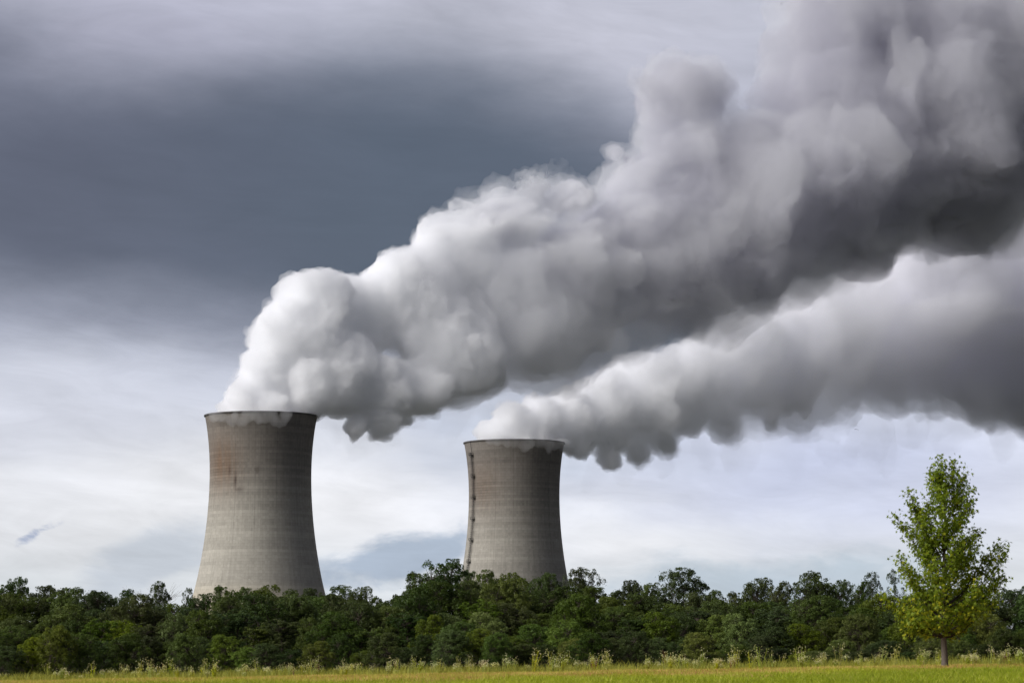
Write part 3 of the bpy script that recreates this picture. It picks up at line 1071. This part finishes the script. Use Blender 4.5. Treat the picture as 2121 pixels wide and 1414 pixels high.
for rname, d, top, dt, step, wid, kinds, tones in rows:
    x = -70 + random.uniform(-10, 10)
    cnt = {}
    while x < 2200:
        g = region(x)
        key = random.choice(kinds); tone = random.choice(tones)
        hump = 12 * math.sin(x / 170.0 + d)
        t = top - hump + random.uniform(-dt, dt)
        if 850 < x < 1500 and 'middle' in rname: t -= 14
        if 1990 < x < 2100 and d > 340: t += 26
        cnt[g] = cnt.get(g, 0) + 1
        lab = '%s tree, %s in the %s %s' % (tone + ' ' + KINDW[key[0]], ORD[cnt[g] - 1], rname, REGIONS[g][2])
        plant(key, x, t, d + random.uniform(-9, 9), wid * random.uniform(0.85, 1.2), tone, lab)
        x += step * random.uniform(0.8, 1.2)

# ------------------------------------------------------------------ the lone young maple-like tree
M_MAPLE = leaf_mat('star_leaves', (0.105, 0.160, 0.010), (0.310, 0.400, 0.026), (0.70, 0.64, 0.035), 0.48, 0.0)
MD = 112.0
mbase = px(1957, 1377, MD)
mz = float(ground_z(mbase.x, MD))
LEFT = [(0.9, 0.2), (1.05, 0.6), (1.43, 1.5), (1.95, 2.05), (2.86, 2.3), (3.6, 2.1), (3.97, 1.95), (4.36, 1.5), (5.14, 1.55), (5.6, 1.6), (5.95, 1.25), (6.3, 0.7), (6.64, 0.5), (7.35, 0.42), (7.9, 0.05)]
RIGHT = [(0.9, 0.2), (1.2, 0.6), (1.6, 1.1), (2.2, 1.7), (2.8, 2.15), (3.44, 2.25), (3.84, 1.9), (4.36, 1.35), (4.88, 1.5), (5.6, 1.42), (6.57, 1.2), (7.1, 0.95), (7.42, 0.75), (7.9, 0.25)]


def m_env(a, z):
    l = np.interp(z, [p[0] for p in LEFT], [p[1] for p in LEFT]); r = np.interp(z, [p[0] for p in RIGHT], [p[1] for p in RIGHT])
    cx_ = math.cos(a)
    f = 0.5 + 0.5 * cx_
    return float(l * (1 - f) + r * f)


rg = np.random.default_rng(77)
wood = MB()
tp = [Vector((0, 0, -0.1)), Vector((0.0, 0.0, 0.25)), Vector((-0.02, 0.01, 0.9)), Vector((-0.03, 0, 1.6)), Vector((0.0, 0.02, 2.6)), Vector((0.03, 0, 3.8)), Vector((0.08, 0, 5.2)), Vector((0.14, 0, 6.6)), Vector((0.18, 0, 7.55))]
wood.tube(tp, [0.17, 0.13, 0.115, 0.105, 0.085, 0.065, 0.045, 0.025, 0.010], 10)
tw_trunk = wood
limbs = MB()
LC, LN, LD, LT, LY = [], [], [], [], []


def trunk_at(z):
    for a, b_ in zip(tp, tp[1:]):
        if z <= b_.z:
            return a.lerp(b_, max(0, (z - a.z) / (b_.z - a.z)))
    return tp[-1].copy()


def leaves_on(p0, p1, nleaf, spread=0.13):
    d = (p1 - p0)
    for _ in range(nleaf):
        f = rg.uniform(0.15, 1.08)
        p = p0 + d * f + Vector(rg.normal(size=3) * spread)
        LC.append(tuple(p))
        o_ = Vector((p.x, p.y, 0)); o_ = o_.normalized() if o_.length > 0.01 else Vector((1, 0, 0))
        nn = Vector(rg.normal(size=3) * 0.75) + Vector((0, 0, 0.6)) + o_ * 0.55
        LN.append(tuple(nn.normalized()))
        dn = o_ * 0.6 + Vector((0, 0, -0.9)) + Vector(rg.normal(size=3) * 0.7)
        LD.append(tuple(dn))
        LT.append(min(1, max(0, rg.normal(0.45, 0.24))))
        low = max(0, 1 - p.z / 4.4)
        LY.append(rg.uniform(0.25, 0.95) if rg.random() < 0.05 + 0.30 * low else 0.0)


def limb(base, tip, r0, dens=1.0, twig=0.42):
    L = (tip - base).length
    m1 = base.lerp(tip, 0.35) + Vector((0, 0, -0.05 * L)) + Vector(rg.normal(size=3) * 0.03 * L)
    m2 = base.lerp(tip, 0.7) + Vector((0, 0, -0.04 * L)) + Vector(rg.normal(size=3) * 0.03 * L)
    P = [base, m1, m2, tip]
    limbs.tube(P, [r0, r0 * 0.7, r0 * 0.42, 0.006], 6)
    nt_ = max(4, int(L * 9 * dens))
    for i in range(nt_):
        f = 0.34 + 0.66 * (i + rg.random()) / nt_
        seg = min(int(f * 3), 2)
        p = P[seg].lerp(P[seg + 1], f * 3 - seg)
        d = (tip - base).normalized() * 0.7 + Vector(rg.normal(size=3)) * 0.55 + Vector((0, 0, 0.25))
        d.normalize()
        l = twig * rg.uniform(0.5, 1.15) * (1.15 - 0.45 * f)
        q = p + d * l
        limbs.tube([p, q], [0.009, 0.003], 4)
        leaves_on(p, q, int(rg.integers(11, 17)))


ga = 2.399
NL = 70
for i in range(NL):
    f = (i + 0.5) / NL
    zt = 1.25 + 6.3 * f ** 0.92
    a = i * ga + rg.uniform(-0.3, 0.3)
    Rr = m_env(a, zt) * rg.uniform(0.72, 1.0)
    if i % 3 == 2: Rr *= 0.6
    tip = Vector((math.cos(a) * Rr, math.sin(a) * Rr, zt)) + Vector((0.06 * f, 0, 0))
    zb = min(max(1.15, zt - 0.95 * Rr - 0.15), 7.0)
    if zt < 1.7: tip.z = zt
    base = trunk_at(zb)
    limb(base, tip, 0.038 * (1.15 - 0.8 * f) + 0.004)
# named limbs: right-hand lobe, left leading shoots, twin tops
for tip, zb, r0 in (((2.25, 0.1, 4.75), 2.3, 0.04), ((2.42, -0.15, 4.35), 2.2, 0.03), ((2.05, 0.25, 4.25), 2.3, 0.03), ((-1.25, 0.05, 6.75), 3.6, 0.035), ((-1.10, 0.2, 6.2), 3.6, 0.03),
                    ((-1.80, -0.1, 5.75), 3.0, 0.03), ((0.02, 0, 7.95), 6.2, 0.016), ((0.55, 0.1, 7.85), 6.0, 0.018), ((0.92, 0, 7.45), 5.7, 0.018), ((-0.4, 0, 7.55), 5.8, 0.016),
                    ((-2.35, 0.1, 2.75), 1.4, 0.04), ((-1.55, -0.4, 1.5), 1.2, 0.03), ((2.3, 0, 3.5), 1.8, 0.035)):
    limb(trunk_at(zb), Vector(tip), r0, 0.85, 0.34)
LC, LN, LD = np.array(LC), np.array(LN), np.array(LD)
k = len(LC)
# star-shaped five-lobed leaf, flat with drooping points
star = []
for i, (r_, a_) in enumerate([(1.0, 0), (0.34, 30), (0.92, 58), (0.30, 88), (0.70, 122), (0.22, 180), (0.70, 238), (0.30, 272), (0.92, 302), (0.34, 330)]):
    star.append((r_ * math.cos(R(a_)), r_ * math.sin(R(a_)), -0.18 * r_ * r_))
star = np.array([(0, 0, 0)] + star)
tri = np.array([(0, i, i % 10 + 1) for i in range(1, 11)])
ax = unit(LD - LN * (LD * LN).sum(1)[:, None])
ay = np.cross(LN, ax)
sz = rg.uniform(0.065, 0.13, k)[:, None, None]
V_ = (LC[:, None, :] + sz * (star[None, :, 0:1] * ax[:, None, :] + star[None, :, 1:2] * ay[:, None, :] + star[None, :, 2:3] * LN[:, None, :])).reshape(-1, 3)
F_ = (tri[None] + (np.arange(k) * 11)[:, None, None]).reshape(-1, 3)
me = mesh_np('crown', V_, F_, M_MAPLE)
attr(me, 'tone', np.repeat(LT, 10)); attr(me, 'yellow', np.repeat(LY, 10))
mt = obj('maple_tree', None, label='young lone tree with bright star-shaped leaves standing in front of the wood', cat='tree', loc=(mbase.x, MD, mz))
M_MBARK = plain('grey_maple_bark', (0.15, 0.125, 0.10), 0.95, 0.35, 9.0)
tk = obj('trunk', tw_trunk.mesh('trunk', M_MBARK, True), mt)
lb = obj('branches', limbs.mesh('branches', plain('dark_branch_bark', (0.055, 0.045, 0.035), 0.95, 0.3, 9.0), True), tk)
obj('crown', me, mt)
print('maple leaves', k)

# ------------------------------------------------------------------ white-flowering weeds along the crest of the field
M_STEM = leaf_mat('weed_stems', (0.26, 0.32, 0.02), (0.52, 0.54, 0.06), None, 0.3, 0.2)
M_FLOWER = leaf_mat('cream_flowers', (0.90, 0.87, 0.30), (0.98, 0.95, 0.52), None, 0.3, 0.1)
M_DRYSTEM = leaf_mat('dry_weed_stems', (0.20, 0.09, 0.03), (0.34, 0.17, 0.06), None, 0.3, 0.2)


def make_weed(seed, h, nst, dense):
    rg = np.random.default_rng(seed)
    st = MB(); fl_c, lf = [], []
    for i in range(nst):
        a = rg.uniform(0, 2 * PI); r0 = rg.uniform(0, 0.09)
        base = Vector((math.cos(a) * r0, math.sin(a) * r0, 0))
        hh = h * rg.uniform(0.62, 1.0)
        top = base + Vector((math.cos(a) * hh * rg.uniform(0.03, 0.30), math.sin(a) * hh * 0.15, hh))
        mid = base.lerp(top, 0.5) + Vector((0, 0, 0.03))
        st.tube([base, mid, top], [0.011, 0.009, 0.005], 4)
        for k in range(int(9 * dense)):
            f = rg.uniform(0.05, 0.8)
            lf.append(base.lerp(top, f))
        for k in range(int(rg.integers(4, 8))):
            p = mid.lerp(top, rg.uniform(0.2, 1.0))
            q = p + Vector((rg.normal() * 0.09, rg.normal() * 0.06, rg.uniform(0.05, 0.16)))
            st.tube([p, q], [0.0035, 0.002], 3)
            for _ in range(int(rg.integers(2, 5))):
                fl_c.append(tuple(q + Vector(rg.normal(size=3) * 0.022)))
    V0 = np.array([tuple(v) for v in st.v]); F0 = np.array(st.f)
    lc = np.array([tuple(v) for v in lf]) + rg.normal(size=(len(lf), 3)) * 0.02
    V1, F1 = cards(lc, unit(rg.normal(size=(len(lf), 3)) + np.array([0, 0, 0.4])), 0.085, rg)
    V_ = np.concatenate([V0, V1]); F_ = np.concatenate([F0, F1 + len(V0)])
    me = mesh_np('weed', V_, F_, M_STEM); attr(me, 'tone', rg.uniform(0, 1, len(F_)))
    fc = np.array(fl_c)
    V2, F2 = cards(fc, unit(rg.normal(size=(len(fc), 3)) * 0.7 + np.array([-0.5, -0.5, 0.7])), 0.042, rg)
    mf = mesh_np('blossom', V2, F2, M_FLOWER); attr(mf, 'tone', rg.uniform(0, 1, len(F2)))
    root = obj('flowering_weed', me)
    ch = obj('blossom', mf, root)
    root.material_slots[0].link = 'OBJECT'; root.material_slots[0].material = M_STEM
    return root, ch


WEEDS = [make_weed(900 + i, hh, ns, dn) for i, (hh, ns, dn) in enumerate([(0.95, 6, 1.0), (0.75, 8, 1.3), (0.6, 5, 1.0), (1.05, 4, 0.8), (0.5, 9, 1.4), (0.8, 3, 0.7), (0.7, 11, 1.2)])]
wused = [False] * len(WEEDS)
rg = np.random.default_rng(5)
# clumps along the crest, as columns of the photo where the flowers stand densest
cl = [(8, 3), (120, 5), (150, 5), (178, 3), (232, 4), (268, 4), (285, 5), (318, 4), (340, 4), (372, 3), (405, 3), (428, 3), (455, 2), (500, 5), (520, 5), (545, 4), (575, 4), (600, 5), (640, 5), (655, 4), (700, 4),
      (718, 5), (748, 3), (770, 4), (808, 5), (830, 4), (862, 4), (905, 5), (940, 4), (975, 5), (995, 4), (1020, 3), (1062, 2), (1105, 4), (1145, 5), (1160, 3), (1205, 4), (1230, 4), (1262, 4), (1335, 3), (1365, 4),
      (1390, 5), (1415, 4), (1450, 4), (1480, 4), (1505, 5), (1530, 4), (1565, 4), (1605, 3), (1650, 4), (1700, 4), (1735, 3), (1780, 4), (1805, 3), (1845, 3), (1900, 4), (1935, 3), (1995, 5), (2022, 4), (2050, 3), (2080, 3), (2108, 5)]
for cx_, num in cl:
    for k in range(num):
        i = int(rg.integers(len(WEEDS)))
        x_ = cx_ + rg.normal() * 9
        d = rg.uniform(122, 150)
        X = (x_ - 1060.5) / FPX * d
        r_, c_ = WEEDS[i]
        if wused[i]:
            r2 = r_.copy(); COL.objects.link(r2)
            c2 = c_.copy(); COL.objects.link(c2); c2.parent = r2
            r_ = r2
        wused[i] = True
        s_ = rg.uniform(0.55, 1.15) * (0.8 if x_ < 1000 else 0.92)
        r_.location = (X, d, float(ground_z(X, d)) - 0.02)
        r_.scale = (s_ * rg.uniform(0.9, 1.3),) * 2 + (s_,)
        r_.rotation_euler = (rg.normal() * 0.06, rg.normal() * 0.09, rg.uniform(0, 2 * PI))
        r_.material_slots[0].material = M_DRYSTEM if rg.random() < 0.06 else M_STEM
        g = region(x_)
        r_['label'] = '%s cream-flowered weed at the field edge, %s' % ('tall' if s_ * [0.95, 0.75, 0.6, 1.05, 0.5, 0.8, 0.7][i] > 0.68 else 'low', REGIONS[g][2])
        r_['category'] = 'weed'; r_['group'] = 'white flowering weeds along the edge of the field'

# ------------------------------------------------------------------ grass
def blades(name, n_, d0, d1, hmin, hmax, wid, lean, m, seed, label, cat, side=1.2, pw=1.0, gate=0):
    rg = np.random.default_rng(seed)
    d = d0 + (d1 - d0) * rg.random(n_) ** pw
    half = 1070 / FPX * d * side
    x = rg.uniform(-1, 1, n_) * half
    if gate:        # the mown green strip gives way to dry stubble along a slanting, uneven line
        lim = 60 + 2.0 * x + 7 * np.sin(x * 0.8) + 5 * np.sin(x * 2.1 + 1) + rg.normal(size=n_) * 6
        k_ = (d - lim) * gate > 0
        x, d = x[k_], d[k_]
        n_ = len(x)
    z = ground_z(x, d)
    a = rg.uniform(0, 2 * PI, n_)
    h = rg.uniform(hmin, hmax, n_)
    # patchy heights
    h *= 0.75 + 0.35 * np.sin(x * 1.7 + np.sin(d * 0.6) * 2) * np.sin(d * 0.9 + x * 0.4) + 0.25 * rg.random(n_)
    w_ = wid * rg.uniform(0.6, 1.3, n_)
    dirx, diry = np.cos(a), np.sin(a)
    ln = lean * h * rg.normal(size=n_)
    b0 = np.stack([x - dirx * w_, d - diry * w_, z - 0.01], 1)
    b1 = np.stack([x + dirx * w_, d + diry * w_, z - 0.01], 1)
    l2 = rg.normal(size=(n_, 2)) * (lean * h)[:, None]
    m0 = np.stack([x - dirx * w_ * 0.8 + l2[:, 0] * 0.35, d - diry * w_ * 0.8 + l2[:, 1] * 0.35, z + h * 0.6], 1)
    m1 = np.stack([x + dirx * w_ * 0.8 + l2[:, 0] * 0.35, d + diry * w_ * 0.8 + l2[:, 1] * 0.35, z + h * 0.6], 1)
    tp_ = np.stack([x + l2[:, 0], d + l2[:, 1], z + h], 1)
    V_ = np.stack([b0, b1, m1, m0, tp_], 1).reshape(-1, 3)
    i = np.arange(n_) * 5
    F_ = np.concatenate([np.stack([i, i + 1, i + 2], 1), np.stack([i, i + 2, i + 3], 1), np.stack([i + 3, i + 2, i + 4], 1)])
    me = mesh_np(name, V_, F_, m)
    pat = 0.5 + 0.35 * np.sin(x * 0.6 + d * 0.11) * np.sin(d * 0.23 + 1) + rg.normal(size=n_) * 0.22
    attr(me, 'tone', np.tile(np.clip(pat, 0, 1), 3))
    obj(name, me, label=label, cat=cat, kind='stuff')


M_GRASS = leaf_mat('green_grass', (0.22, 0.29, 0.010), (0.52, 0.56, 0.035), None, 0.45, 0.0)
M_DRY = leaf_mat('dry_grass', (0.48, 0.24, 0.07), (0.80, 0.58, 0.19), None, 0.35, 0.0)
blades('grass', 190000, 33, 88, 0.07, 0.15, 0.0075, 0.45, M_GRASS, 31, 'green grass blades filling the near strip of the field', 'grass', 1.25, 0.9, -1)
blades('dry_grass', 230000, 34, 156, 0.04, 0.11, 0.0085, 0.6, M_DRY, 32, 'dry tan and yellow stubble along the far strip of the field', 'dry grass', 1.15, 0.8, 1)
blades('yellow_grass', 90000, 40, 152, 0.06, 0.16, 0.008, 0.35, leaf_mat('yellow_grass_blades', (0.34, 0.35, 0.03), (0.62, 0.60, 0.09), None, 0.4, 0.0), 33, 'yellow-green grass tufts mixed into the dry strip', 'grass', 1.15)
blades('tall_grass', 26000, 126, 152, 0.12, 0.50, 0.010, 0.30, leaf_mat('tall_grass_blades', (0.16, 0.20, 0.02), (0.46, 0.46, 0.07), None, 0.4, 0.0), 34, 'fringe of taller yellow-green grass among the flowering weeds', 'grass', 1.15)
